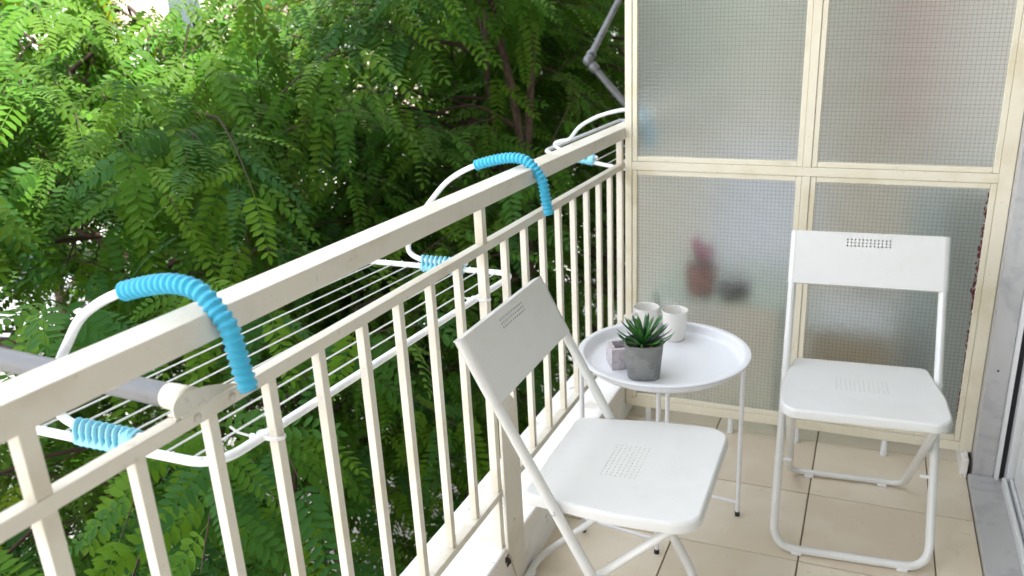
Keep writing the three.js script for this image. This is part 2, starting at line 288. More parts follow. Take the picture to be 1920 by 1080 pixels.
// ---------------------------------------------------------------- over-rail drying racks
// frame plane y = f(x, z); hooks stand at both ends
function rack(label, zN, zF, yAt, xIn, xOut, lift, sleeve = .62) {
  const o = thing('drying_rack', label, 'drying rack', [0, .9, (zN + zF) / 2], 0, 'drying racks hung over the railing');
  const at = (g) => g.translate(0, -.9, -(zN + zF) / 2), P = (x, z) => V(x, yAt(x, z), z);
  const loop = bend([P((xIn + xOut) / 2, zN), P(xIn, zN), P(xIn, zF), P(xOut, zF), P(xOut, zN), P((xIn + xOut) / 2, zN)], .05, 8);
  part('frame', at(sweep(loop.slice(0, -1), .0068, 12, { closed: true })), M.coatWhite, o);
  const nW = Math.round((xIn - xOut) / .05) - 1;
  for (let k = 1; k <= nW; k++) { const x = xOut + (xIn - xOut) * k / (nW + 1); part('wire', at(rod(P(x, zN + .004), P(x, zF - .004), .0018, 6)), M.wire, o); }
  for (let k = 0; k <= nW; k++) for (const z of [zN, zF]) { /* small eyelets where wires pass the tube */ const x = xOut + (xIn - xOut) * (k + .5) / (nW + 1); part('rivet', at(new THREE.SphereGeometry(.0022, 6, 4).translate(x, yAt(x, z) + .0075, z)), M.wire, o); }
  for (const [e, z] of [[0, zN], [1, zF]]) {
    const s = e ? 1 : -1, zz = z + s * .004, dy = lift[e], q = (x, y) => V(x, y + dy, zz - e * .055 * step(.84, 1.0, y));
    const low = V(-.095, yAt(-.095, z) + .019, zz), low2 = V(-.225, yAt(-.225, z) + .019, zz);
    const yl = low2.y + .02;
    const path = smoothPath([low, low2, V(-.256, yl, zz), V(-.250, yl + (.945 + dy - yl) * .35, zz - e * .012), V(-.228, yl + (.945 + dy - yl) * .68, zz - e * .024), q(-.200, .945), q(-.162, .987), q(-.105, 1.020), q(-.045, 1.040), q(.015, 1.050), q(.052, 1.043), q(.076, 1.019), q(.088, 1.0), V(.098, .945 + dy, zz - e * .055), V(.104, .918 + dy, zz - e * .055)], 120);
    const hk = part('hook', at(sweep(path, .0064, 12)), M.coatWhite, o);
    const i0 = Math.round(path.length * sleeve), sl = path.slice(i0), fine = smoothPath(sl, 240);
    part('foam_sleeve', at(sweep(fine, (t) => .0118 + .0016 * Math.sin(t * 27 * 6.283), 14)), M.blue, hk, 'ribbed light blue foam sleeve');
    // the blue clip that ties the hook's lower arm to the frame
    const a = V(-.165, 0, zz), n = 9, bits = [];
    bits.push(sweep([V(-.222, yAt(-.22, z) - .001, zz), V(-.112, yAt(-.11, z) - .001, zz)], .0122, 14, { flat: .85 }));
    bits.push(sweep([V(-.127, yAt(-.12, z) + .009, zz), V(-.106, yAt(-.11, z) + .009, zz)], .0165, 14, { flat: 1.15 }));
    for (let k = 0; k < n; k++) { const x = -.217 + k * .0125, y = yAt(x, z); const ring = []; for (let m = 0; m < 18; m++) { const t = m / 18 * 6.283; ring.push(V(x + .002 * Math.sin(t), y + .0085 + .0195 * Math.cos(t), zz + .0105 * Math.sin(t))); } bits.push(sweep(ring, .0034, 7, { closed: true })); }
    part('spiral_clip', at(merge(bits)), M.blueClip, hk, 'light blue spiral clip');
  }
  return { o, at };
}
const rack1 = rack('white drying rack with blue hook sleeves, nearest, hung over the railing', 1.772, .795, (x, z) => .776 + .026 * (z - .795) / .977 + .0 * x, .030, -.45, [.004, -.004]);
rack('white drying rack hung beyond the divider post, mostly hidden by it', -.215, -1.19, (x, z) => .858 - .17 * (x + .025), .026, -.30, [.006, .0], .78);
for (const i of [3, 9]) { const z = Z(i); // cable ties that hold the rack's inner tube to the bars
  const y = .776 + .026 * (z - .795) / .977;
  const ring = []; for (let m = 0; m < 28; m++) { const t = m / 28 * 6.283; ring.push(V(.039 + .0225 * Math.cos(t), y + .0005 * Math.sin(t), z + .0112 * Math.sin(t))); }
  solo('cable_tie', [sweep(ring, .0016, 6, { closed: true, flat: 2.2 }), box(.012, .020, y - .003, y + .004, z + .009, z + .015, .001), sweep([V(.014, y, z + .012), V(.004, y + .012, z + .026), V(-.004, y + .022, z + .030)], .0018, 6)], M.tie,
    i === 3 ? 'white cable tie on the third bar from the near post' : 'white cable tie on the full height post behind the near chair', 'cable tie'); }

// ---------------------------------------------------------------- glazed divider
{ const d = thing('glass_divider', 'cream framed divider of four wired glass panes closing the balcony', 'divider', [.63, 0, -.015]);
  const at = (g) => g.translate(-.63, 0, .015), top = 1.80;
  const bars = [[.0705, .0925, .058, top], [.6185, .6425, .0885, .8915], [.6185, .6425, .9185, top - .03], [1.141, 1.177, .058, top]];
  for (const [a, b, c, e] of bars) part('post', at(box(a, b, c, e, -.032, 0, .0015)), M.frame, d);
  part('rail', at(box(.0927, 1.1408, .058, .0883, -.032, 0, .0015)), M.frame, d);
  part('rail', at(box(.0927, 1.1408, .8918, .9182, -.0315, -.0005, .0015)), M.frame, d);
  part('rail', at(box(.0927, 1.1408, top - .03, top, -.032, 0, .0015)), M.frame, d);
  // wired cast glass: a relief of small squares on a slab, rough enough to blur what is behind
  const relief = tex(512, (u, v) => { const n = 8, a = Math.abs(((u * n) % 1) - .5) * 2, b = Math.abs(((v * n) % 1) - .5) * 2; return .62 * Math.sqrt(Math.max(0, 1 - .22 * a * a * a * a - .7 * b * b * b * b)) + .30 * fbm(u, v, 24, 3, 181); }, { srgb: false, repeat: 1 / (8 * .0116) });
  const glass = phys({ color: col(.97, .985, .975), roughness: .31, transmission: 1, thickness: .005, ior: 1.5, bumpMap: relief, bumpScale: .0013 });
  const wireM = std({ color: col(.30, .30, .28), roughness: .5, metalness: .3 });
  const bead = (x0, x1, y0, y1) => { const w = .0165, z0 = -.026, z1 = -.003, g = .0006; return [box(x0 + g, x0 + w, y0 + g, y1 - g, z0, z1, .002), box(x1 - w, x1 - g, y0 + g, y1 - g, z0, z1, .002), box(x0 + w + g, x1 - w - g, y0 + g, y0 + w, z0, z1 - .0008, .002), box(x0 + w + g, x1 - w - g, y1 - w, y1 - g, z0, z1 - .0008, .002)]; };
  for (const [x0, x1] of [[.0927, .6183], [.6427, 1.1408]]) for (const [y0, y1] of [[.0885, .8916], [.9184, top - .0302]]) {
    const p = part('glass_pane', at(box(x0 + .010, x1 - .010, y0 + .010, y1 - .010, -.0165, -.0115, 0)), glass, d);
    for (const g of bead(x0, x1, y0, y1)) part('glazing_bead', at(g), M.frame, d);
    const w = [], ax = x0 + .0165, bx = x1 - .0165, ay = y0 + .0165, by = y1 - .0165, pitch = .0116;
    for (let x = ax + .005; x < bx; x += pitch) { const q = rr(-.0004, .0004); w.push(sweep([V(x + q, ay, -.0108), V(x - q, (ay + by) / 2, -.0107), V(x + q, by, -.0108)], 0.00036, 4, { cap: false })); }
    for (let y = ay + .006; y < by; y += pitch) { const q = rr(-.0005, .0005); w.push(sweep([V(ax, y + q, -.0104), V((ax + bx) / 2, y - q, -.0103), V(bx, y + q, -.0104)], 0.00036, 4, { cap: false })); }
    const m = part('wire_mesh', at(merge(w)), wireM, p); m.userData.kind = 'stuff';
  }
  for (const x of [.15, .439, .655, .929]) part('foot', at(merge([sweep([V(x, .004, -.014), V(x, .0582, -.014)], .0105, 14), sweep([V(x, 0, -.014), V(x, .005, -.014)], .0118, 14)])), M.coatWhite, d);
  // crumbling red-brown putty along the right pane
  const putty = []; for (let k = 0; k < 230; k++) { const y = .16 + .70 * rnd(), d = Math.exp(-Math.pow((y - .66) / .16, 2)) * .9 + .25, r = rr(.0012, .0042) * (.5 + d * .5); putty.push(new THREE.IcosahedronGeometry(r, 1).scale(.8, 1 + 1.5 * rnd(), .35).translate(1.1238 - rnd() * rnd() * .013 * d, y, -.0106)); }
  part('old_putty', at(merge(putty)), std({ color: col(.12, .028, .03), roughness: .9 }), d, 'crumbling red brown putty along the pane edge');
}

// ---------------------------------------------------------------- folding chairs
function holed(shape, nx, ny, px, py, rx, ry, cx, cy) {
  for (let i = 0; i < nx; i++) for (let j = 0; j < ny; j++) {
    const h = new THREE.Path(), x = cx + (i - (nx - 1) / 2) * px, y = cy + (j - (ny - 1) / 2) * py;
    for (let k = 0; k < 6; k++) { const t = -k / 6 * 6.283; k ? h.lineTo(x + rx * Math.cos(t), y + ry * Math.sin(t)) : h.moveTo(x + rx, y); }
    h.closePath(); shape.holes.push(h);
  } return shape;
}
function roundPoly(pts, r) { const b = bend([...pts, pts[0]].map(([x, y]) => V(x, y, 0)), r, 5); // first point sits on a straight edge
  const s = new THREE.Shape(); b.slice(0, -1).forEach((p, k) => k ? s.lineTo(p.x, p.y) : s.moveTo(p.x, p.y)); return s; }
function makeChair(label, pos, turn) {
  const c = thing('folding_chair', label, 'chair', pos, turn, 'white folding chairs');
  const hw = .1915, topY = .772, topZ = -.190, zAt = (y) => .2 + (topZ - .2) * (y - .0105) / (topY - .0105);
  const main = bend([V(-hw, topY, topZ), V(-hw, .0125, .2), V(hw, .0125, .2), V(hw, topY, topZ)], .062, 10);
  const fr = part('main_frame', sweep(main, .0108, 14), M.white, c);
  const rw = .1655, rear = bend([V(-rw, .424, .222), V(-rw, .0125, -.203), V(rw, .0125, -.203), V(rw, .424, .222)], .05, 10);
  const rf = part('rear_leg_frame', sweep(rear, .0115, 14, { flat: .72 }), M.white, c);
  for (const s of [-1, 1]) {
    part('foot_pad', box(s * .13 - .014, s * .13 + .014, 0, .012, .1885, .2115, .003), M.coatWhite, fr);
    part('foot_pad', box(s * .105 - .014, s * .105 + .014, 0, .012, -.2145, -.1915, .003), M.coatWhite, rf);
    part('pivot', rod(V(s * .160, .2165, zAt(.2165)), V(s * .2035, .2165, zAt(.2165)), .0048, 10), M.coatWhite, fr);
    part('seat_pivot', rod(V(s * .165, .4265, zAt(.4265)), V(s * .2035, .4265, zAt(.4265)), .0048, 10), M.coatWhite, fr);
  }
  // pressed seat with a turned-down rim
  const out = [[0, .085], [-.168, .085], [-.176, .0], [-.19, -.10], [-.19, -.225], [-.165, -.258], [.165, -.258], [.19, -.225], [.19, -.10], [.176, .0], [.168, .085]];
  const seat = holed(roundPoly(out, .02), 12, 8, .0112, .0102, .0022, .002, 0, -.075);
  const sg = new THREE.ExtrudeGeometry(seat, { depth: .0012, bevelEnabled: true, bevelSize: 0, bevelThickness: 0, bevelSegments: 1, curveSegments: 6 });
  const rimO = roundPoly(out, .02).getPoints().map((p) => V(p.x, p.y, 0)); // rolled edge and rim as rings of points going down
  const ringAt = (inset, y) => rimO.map((p) => { const l = Math.hypot(p.x, p.y + .085); return V(p.x * (1 - inset / l), (p.y + .085) * (1 - inset / l) - .085, y); });
  const rings = [[0, .0012], [-.0035, 0], [-.006, -.0025], [-.0072, -.0055], [-.0080, -.021], [-.0062, -.0222], [-.0056, -.0055]].map(([a, y]) => ringAt(a, y));
  const pos2 = [], idx2 = []; rings.forEach((r) => r.forEach((p) => pos2.push(p.x, p.y, p.z))); const nR = rimO.length;
  for (let k = 0; k < rings.length - 1; k++) for (let i = 0; i < nR; i++) { const j = (i + 1) % nR, a = k * nR + i, b = k * nR + j; idx2.push(a, a + nR, b, b, a + nR, b + nR); }
  const rg = new THREE.BufferGeometry(); rg.setAttribute('position', new THREE.Float32BufferAttribute(pos2, 3)); rg.setAttribute('uv', new THREE.Float32BufferAttribute(new Float32Array(pos2.length / 3 * 2), 2)); rg.setIndex(idx2); rg.computeVertexNormals();
  const lay = (g) => metric(g).rotateX(-Math.PI / 2).rotateX(-.028).translate(0, .441, 0);
  part('seat', [lay(plain(sg)), lay(plain(rg))], M.white, c);
  // pressed back: plate with holes, folded round the tubes
  const L = .146, w2 = .203, bs = new THREE.Shape(); bs.moveTo(-w2 + .012, 0); bs.lineTo(w2 - .012, 0); bs.lineTo(w2 - .012, L); bs.lineTo(-w2 + .012, L); bs.closePath();
  holed(bs, 12, 3, 0.0099, .0086, .0027, .0027, 0, L - .027);
  const bp = new THREE.ExtrudeGeometry(bs, { depth: .0016, bevelEnabled: false }).translate(0, 0, .0106);
  const bits = [plain(bp)];
  for (const s of [-1, 1]) { const ring = []; for (let k = 0; k <= 10; k++) { const t = Math.PI / 2 - k / 10 * Math.PI * 1.12; ring.push([s * (hw + .0128 * Math.cos(t)), .0128 * Math.sin(t)]); }
    const p3 = [], i3 = []; ring.forEach(([x, z]) => { for (const y of [0, L]) p3.push(x, y, z); }); for (let k = 0; k < 10; k++) { const a = k * 2; s > 0 ? i3.push(a, a + 2, a + 1, a + 1, a + 2, a + 3) : i3.push(a, a + 1, a + 2, a + 1, a + 3, a + 2); }
    const g = new THREE.BufferGeometry(); g.setAttribute('position', new THREE.Float32BufferAttribute(p3, 3)); g.setAttribute('uv', new THREE.Float32BufferAttribute(new Float32Array(p3.length / 3 * 2), 2)); g.setIndex(i3); g.computeVertexNormals(); bits.push(plain(g)); }
  bits.push(plain(box(-w2 + .004, w2 - .004, L - .0012, L + .0012, -.0128, .0122, .001)));
  bits.push(plain(box(-w2 + .012, w2 - .012, -.0008, .0008, .002, .0122, .0005)));
  bits.push(plain(box(-w2 + .014, w2 - .014, .001, L - .001, -.0122, -.0110, .0004)));
  const tilt = Math.atan2(topZ - .2, topY - .0105), bg = metric(merge(bits)); bg.rotateX(tilt); bg.translate(0, .645, zAt(.645));
  part('backrest', bg, M.white, c);
  return c;
}
makeChair('white metal folding chair facing the camera in front of the right glass panes', [.832, 0, .388], .062);
makeChair('white metal folding chair with its back to the railing, nearest to the camera', [.292, 0, 1.008], Math.PI / 2 + .012).scale.set(1.03, 1, 1.03);

// ---------------------------------------------------------------- tray table
const TX = .345, TZ = .578;
{ const t = thing('tray_table', 'round white metal tray table between the two folding chairs', 'table', [TX, 0, TZ]);
  part('tray', lathe([[0, .5045], [.185, .5045], [.196, .5065], [.2015, .512], [.2045, .5245], [.207, .529], [.2115, .531], [.222, .5308], [.2245, .5285], [.2235, .525], [.2125, .5255], [.2095, .5215], [.2065, .508], [.200, .502], [.186, .5005], [0, .5005]], 72), M.tray, t);
  const legs = { a: [.195, -.108], b: [-.020, -.138], c: [-.195, .102], d: [.021, .133] };
  for (const k of 'abcd') { const [x, z] = legs[k]; const l = part('leg', rod(V(x, .012, z), V(x * .985, .501, z * .985), .0062, 12), M.tray, t); part('foot', sweep([V(x, 0, z), V(x, .014, z)], .007, 12), M.rubber, l); }
  for (const [p, q] of ['ab', 'cd']) { const [a, b] = legs[p], [e, f] = legs[q]; part('crossbar', rod(V(a, .042, b), V(e, .042, f), .0042, 10), M.tray, t); }
  const ring = []; for (let k = 0; k < 48; k++) ring.push(V(.135 * Math.cos(k / 48 * 6.283), .4955, .135 * Math.sin(k / 48 * 6.283)));
  part('support_ring', sweep(ring, .005, 8, { closed: true }), M.tray, t);
}
function mug(label, x, z, turn) {
  const m = thing('mug', label, 'mug', [x, .5045, z], turn, 'white mugs on the tray table');
  part('body', lathe([[0, 0], [.024, 0], [.027, .002], [.029, .012], [.0355, .075], [.0365, .0845], [.0358, .0862], [.0345, .0845], [.0335, .074], [.027, .013], [.023, .007], [0, .006]], 36), M.ceramic, m);
  part('handle', sweep(smoothPath([V(-.0335, .07, 0), V(-.050, .072, 0), V(-.058, .058, 0), V(-.053, .036, 0), V(-.0302, .022, 0)], 26), .0046, 10, { flat: 1.3 }), M.ceramic, m);
}
mug('white mug with its handle to the left, right of the potted plant', .340, .432, -.75);
mug('white mug mostly hidden behind the potted plant', .258, .428, 1.0);
{ // small open stone box
  const b = thing('stone_box', 'small pale grey stone candle box left of the plant pot', 'box', [.252, .5045, .640], .52);
  const w = .034, h = .056, s = new THREE.Shape(); s.moveTo(-w, -w); s.lineTo(w, -w); s.lineTo(w, w); s.lineTo(-w, w); s.closePath();
  const hole = new THREE.Path(); hole.moveTo(-w + .009, -w + .009); hole.lineTo(-w + .009, w - .009); hole.lineTo(w - .009, w - .009); hole.lineTo(w - .009, -w + .009); hole.closePath(); s.holes.push(hole);
  part('shell', metric(new THREE.ExtrudeGeometry(s, { depth: h - .003, bevelEnabled: true, bevelSize: .0015, bevelThickness: .0015, bevelSegments: 2 }).rotateX(-Math.PI / 2).translate(0, .0015, 0)), M.stone, b);
  part('inside', box(-w + .0088, w - .0088, .002, .040, -w + .0088, w - .0088, 0), M.stoneDark, b);
}
{ // concrete pot with a spiky artificial succulent
  const p = thing('potted_plant', 'spiky green succulent in a grey concrete pot on the tray table', 'plant', [.322, .5045, .690], .25);
  const ring = (r, y, sq) => { const o = []; for (let k = 0; k < 40; k++) { const t = k / 40 * 6.283, c = Math.cos(t), s = Math.sin(t), q = Math.pow(Math.pow(Math.abs(c), sq) + Math.pow(Math.abs(s), sq), -1 / sq); o.push([r * q * c, y, r * q * s]); } return o; };
  const prof = [[.001, 0, 2.9], [.038, 0, 2.9], [.0405, .003, 2.9], [.0485, .088, 2.7], [.049, .0905, 2.7], [.048, .092, 2.7], [.045, .0915, 2.7], [.044, .088, 2.7], [.042, .076, 2.7]];
  const pos = [], idx = []; prof.forEach(([r, y, q]) => ring(r, y, q).forEach((v) => pos.push(...v)));
  for (let k = 0; k < prof.length - 1; k++) for (let i = 0; i < 40; i++) { const j = (i + 1) % 40, a = k * 40 + i, b = k * 40 + j; idx.push(a, a + 40, b, b, a + 40, b + 40); }
  const g = new THREE.BufferGeometry(); g.setAttribute('position', new THREE.Float32BufferAttribute(pos, 3)); g.setIndex(idx); g.computeVertexNormals(); g.setAttribute('uv', new THREE.Float32BufferAttribute(new Float32Array(pos.length / 3 * 2), 2));
  part('pot', toMetricSmooth(g), M.concrete, p);
  const soil = part('soil', lathe([[0, .083], [.025, .0815], [.0415, .079], [.0415, .074], [0, .074]], 20), M.soil, p);
  for (let k = 0; k < 60; k++) { const a = rr(0, 6.283), r = Math.sqrt(rnd()) * .039, q = rr(.0022, .0042); const s = part('pebble', new THREE.IcosahedronGeometry(q, 0).scale(1, .7, 1.2), M.pebble[k % 3], soil); s.position.set(r * Math.cos(a), .0825 - r * .05, r * Math.sin(a)); s.rotation.set(rr(0, 3), rr(0, 3), 0); }
  for (let k = 0; k < 44; k++) {
    const f = k / 44, az = k * 2.39996 + rr(-.15, .15), elev = 1.42 - f * 1.28 + rr(-.06, .06), len = .067 + .014 * Math.sin(f * 3) + rr(-.006, .006), wid = .0050 + rr(-.0006, .0008);
    const P = [], U = [], I = [], n = 6;
    for (let i = 0; i <= n; i++) { const t = i / n, e = elev - .35 * t + .55 * f * t * t, w = wid * Math.sin(Math.pow(1 - t, .75) * 2.2 + .25) * (t < 1 ? 1 : 0), x = len * t; const cx = x * Math.cos(e), cy = x * Math.sin(e); for (const s of [-1, 0, 1]) { const ox = s * w, dn = s ? 0 : -.28 * w; P.push(cx + dn * -Math.sin(e), cy + dn * Math.cos(e), ox); U.push(s, t); } P.push(cx - .5 * w * -Math.sin(e), cy - .5 * w * Math.cos(e) - .0004, 0); U.push(0, t); }
    for (let i = 0; i < n; i++) { const a = i * 4, b = a + 4; I.push(a, b, a + 1, a + 1, b, b + 1, a + 1, b + 1, a + 2, a + 2, b + 1, b + 2, a + 2, b + 2, a + 3, a + 3, b + 2, b + 3, a + 3, b + 3, a, a, b + 3, b); }
    const lg = new THREE.BufferGeometry(); lg.setAttribute('position', new THREE.Float32BufferAttribute(P, 3)); lg.setAttribute('uv', new THREE.Float32BufferAttribute(U, 2)); lg.setIndex(I); lg.computeVertexNormals();
    const l = part('leaf', lg, M.succulent[k % 3], p); l.position.set(.004 * Math.cos(az), .080 + .010 * (1 - f), -.004 * Math.sin(az)); l.rotation.y = az;
  }
}
function toMetricSmooth(g) { // cylinder-like mapping that keeps smooth normals
  const p = g.attributes.position, uv = g.attributes.uv; for (let i = 0; i < p.count; i++) uv.setXY(i, Math.atan2(p.getZ(i), p.getX(i)) * .045, p.getY(i)); return g; }

// ---------------------------------------------------------------- the neighbour's side, blurred by the glass
{ const t = thing('side_table', 'pale table with a glass top standing behind the lower left glass pane', 'table', [.36, 0, -.32]);
  const at = (g) => g.translate(-.36, 0, .32);
  part('top', at(box(.12, .60, .431, .443, -.52, -.09, .003)), phys({ color: col(.82, .93, .90), roughness: .12, transmission: 1, thickness: 0 }), t);
  for (const x of [.15, .57]) for (const z of [-.49, -.12]) part('leg', at(box(x - .012, x + .012, 0, .431, z - .012, z + .012, .002)), std({ color: col(.6, .66, .62), roughness: .5 }), t);
  const pot = thing('flower_pot', 'terracotta pot with pink flowers blurred behind the lower left glass pane', 'plant', [.297, .443, -.16]);
  part('pot', lathe([[0, 0], [.046, 0], [.054, .085], [.058, .088], [.058, .10], [.050, .10], [.046, .085], [0, .085]], 28), std({ color: col(.36, .115, .09), roughness: .8 }), pot);
  part('stem', sweep(smoothPath([V(.025, .085, 0), V(.02, .13, 0), V(.0, .165, .0), V(-.015, .19, .0)], 12), .006, 8), std({ color: col(.03, .05, .025), roughness: .8 }), pot);
  for (const [x, y, z, r] of [[.012, .128, .01, .024], [.0, .150, .0, .026], [-.018, .172, .01, .022], [.02, .15, -.02, .02], [-.022, .19, 0, .014]]) part('flower', new THREE.IcosahedronGeometry(r, 2).scale(1, .8, 1).translate(x, y, z), std({ color: col(.42, .06, .17), roughness: .8 }), pot);
  part('leaves', mergeGeometries([...Array(14).keys()].map((k) => plain(new THREE.SphereGeometry(.02, 8, 6).scale(1, .35, .6).rotateY(k * 2.4).translate(.03 * Math.cos(k * 2.4), .104 + (k % 4) * .006, .03 * Math.sin(k * 2.4))))), std({ color: col(.04, .06, .03), roughness: .8 }), pot);
  const b = thing('dark_bowl', 'dark low bowl blurred beside the flower pot behind the glass', 'bowl', [.412, .443, -.15]);
  part('body', lathe([[0, 0], [.045, 0], [.056, .018], [.056, .042], [.048, .054], [.03, .056], [0, .05]], 28), std({ color: col(.018, .02, .024), roughness: .5 }), b);
  const c = thing('plastic_chair', 'white plastic chair blurred behind the lower glass panes', 'chair', [.40, 0, -.90], .1);
  const pw = std({ color: col(.72, .75, .82), roughness: .45 });
  part('seat', box(-.22, .22, .40, .43, -.2, .24, .01), pw, c); part('backrest', box(-.22, .22, .43, .80, -.24, -.20, .02), pw, c);
  for (const x of [-.2, .2]) for (const z of [-.2, .2]) part('leg', box(x - .018, x + .018, 0, .4, z - .018, z + .018, .006), pw, c);
  const s = thing('storage_bench', 'beige storage bench blurred behind the lower right glass pane', 'bench', [.86, 0, -.42]);
  part('body', box(-.20, .06, 0, .31, -.16, .16, .01), std({ color: col(.50, .40, .26), roughness: .7 }), s); part('lid', box(-.215, .075, .311, .335, -.175, .175, .006), std({ color: col(.66, .70, .72), roughness: .5 }), s);
  part('slats', [.37, .41, .45].map((y) => box(-.10, .07, y, y + .02, -.15, -.13, .003)), std({ color: col(.10, .07, .06), roughness: .7 }), s);
  const k = thing('tall_cabinet', 'tall grey green cabinet with a pale edge behind the lower right glass pane', 'cabinet', [1.06, 0, -.45]);
  part('door_panel', box(-.02, .125, 0, .82, -.30, .25, .004), std({ color: col(.42, .47, .45), roughness: .6 }), k); part('edge_strip', box(-.115, -.0205, 0, .815, -.05, .02, .004), std({ color: col(.58, .66, .66), roughness: .5 }), k);
  const tw = solo('towel', box(.90, .99, .88, 1.9, -1.15, -1.10, .012), std({ color: col(.40, .20, .22), roughness: .95 }), 'dusty pink towel blurred behind the upper right glass pane', 'towel');
  const ln = solo('towel_rod', rod(V(-.02, 1.905, -1.125), V(1.21, 1.905, -1.125), .008, 10), M.coatWhite, 'white rod that carries the pink towel behind the glass', 'rod');
}

// ---------------------------------------------------------------- across the street
{ const b = thing('apartment_building', 'pale apartment building with balconies seen through the leaves at upper left', 'building', [-20, -3.6, -16]);
  const wallM = std({ color: col(.62, .50, .42), roughness: .9 }), white = std({ color: col(.75, .75, .74), roughness: .8 }), glassM = phys({ color: col(.05, .07, .09), roughness: .1 }), orange = std({ color: col(.55, .24, .10), roughness: .8 }), shut = std({ color: col(.42, .50, .55), roughness: .6 });
  part('wall', box(-8, 0, 0, 15, -24, 22, 0), wallM, b);
  for (let f = 0; f < 5; f++) {
    const y = 1.2 + f * 2.9;
    for (let k = 0; k < 12; k++) { const z = -22 + k * 3.7; const w = part('window', box(.0, .06, y + .6, y + 2.1, z, z + 1.5, 0), k % 3 ? white : orange, b); part('pane', box(.061, .09, y + .68, y + 2.02, z + .1, z + 1.4, 0), k % 4 ? glassM : shut, w); }
    if (f) for (let k = 0; k < 4; k++) { const z = -22 + k * 11.1; const s = part('balcony', box(.0, 1.4, y - .12, y, z - .4, z + 6, 0), white, b); part('parapet', box(1.32, 1.4, y, y + .95, z - .4, z + 6, 0), k % 2 ? shut : white, s); part('column', box(1.2, 1.38, y + .95, y + 2.78, z + 5.6, z + 5.9, 0), orange, s); }
  }
  part('roof', box(-8.2, .6, 15, 15.3, -24.3, 22.3, 0), white, b);
  const ac = thing('air_conditioner', 'white air conditioner on the building across the street', 'air conditioner', [-18.4, 1.35, -13.1]);
  part('case', box(-.18, .18, 0, .62, -.45, .45, .02), white, ac); part('fan_grille', new THREE.CylinderGeometry(.22, .22, .02, 24).rotateZ(Math.PI / 2).translate(.195, .31, .1), std({ color: col(.35, .36, .38), roughness: .7 }), ac);
  part('shelf', box(-.2, .2, -.08, -.002, -.5, .5, 0), white, ac);
  function car(label, x, z, color, turn) {
    const c = thing('parked_car', label, 'car', [x, -3.596, z], turn, 'cars parked across the street');
    const body = new THREE.Shape(); [[-2.1, .35], [-2.1, .8], [-1.9, .92], [-1.1, .98], [1.35, .98], [2.0, .82], [2.1, .6], [2.1, .35]].forEach(([u, v], k) => k ? body.lineTo(u, v) : body.moveTo(u, v));
    const cab = new THREE.Shape(); [[-1.75, .97], [-1.2, 1.42], [.35, 1.45], [1.15, .97]].forEach(([u, v], k) => k ? cab.lineTo(u, v) : cab.moveTo(u, v));
    const paint = phys({ color, roughness: .35, clearcoat: .8, clearcoatRoughness: .08 });
    part('body', new THREE.ExtrudeGeometry(body, { depth: 1.6, bevelEnabled: true, bevelSize: .06, bevelThickness: .06, bevelSegments: 3 }).translate(0, 0, -.8), paint, c);
    part('window_band', new THREE.ExtrudeGeometry(cab, { depth: 1.36, bevelEnabled: true, bevelSize: .04, bevelThickness: .04, bevelSegments: 2 }).translate(0, -.03, -.68), phys({ color: col(.03, .04, .05), roughness: .08 }), c);
    part('roof', box(-1.25, .42, 1.425, 1.475, -.70, .70, .02), paint, c);
    for (const u of [-1.35, 1.3]) for (const s of [-1, 1]) { const w = part('wheel', new THREE.CylinderGeometry(.32, .32, .2, 24).rotateX(Math.PI / 2).translate(u, .32, s * .8), M.rubber, c); part('rim', new THREE.CylinderGeometry(.19, .19, .03, 18).rotateX(Math.PI / 2).translate(u, .32, s * .895), M.alu, w); }
    for (const s of [-1, 1]) part('headlight', new THREE.SphereGeometry(.12, 12, 8).scale(.6, .6, 1).translate(2.08, .72, s * .58), M.alu, c);
  }
  car('silver parked car glimpsed through the leaves at the left edge', -12.8, -7.9, col(.45, .47, .5), 1.75);
  car('white parked car hidden behind the leaves across the street', -12.6, -13.2, col(.7, .7, .7), 1.6);
}

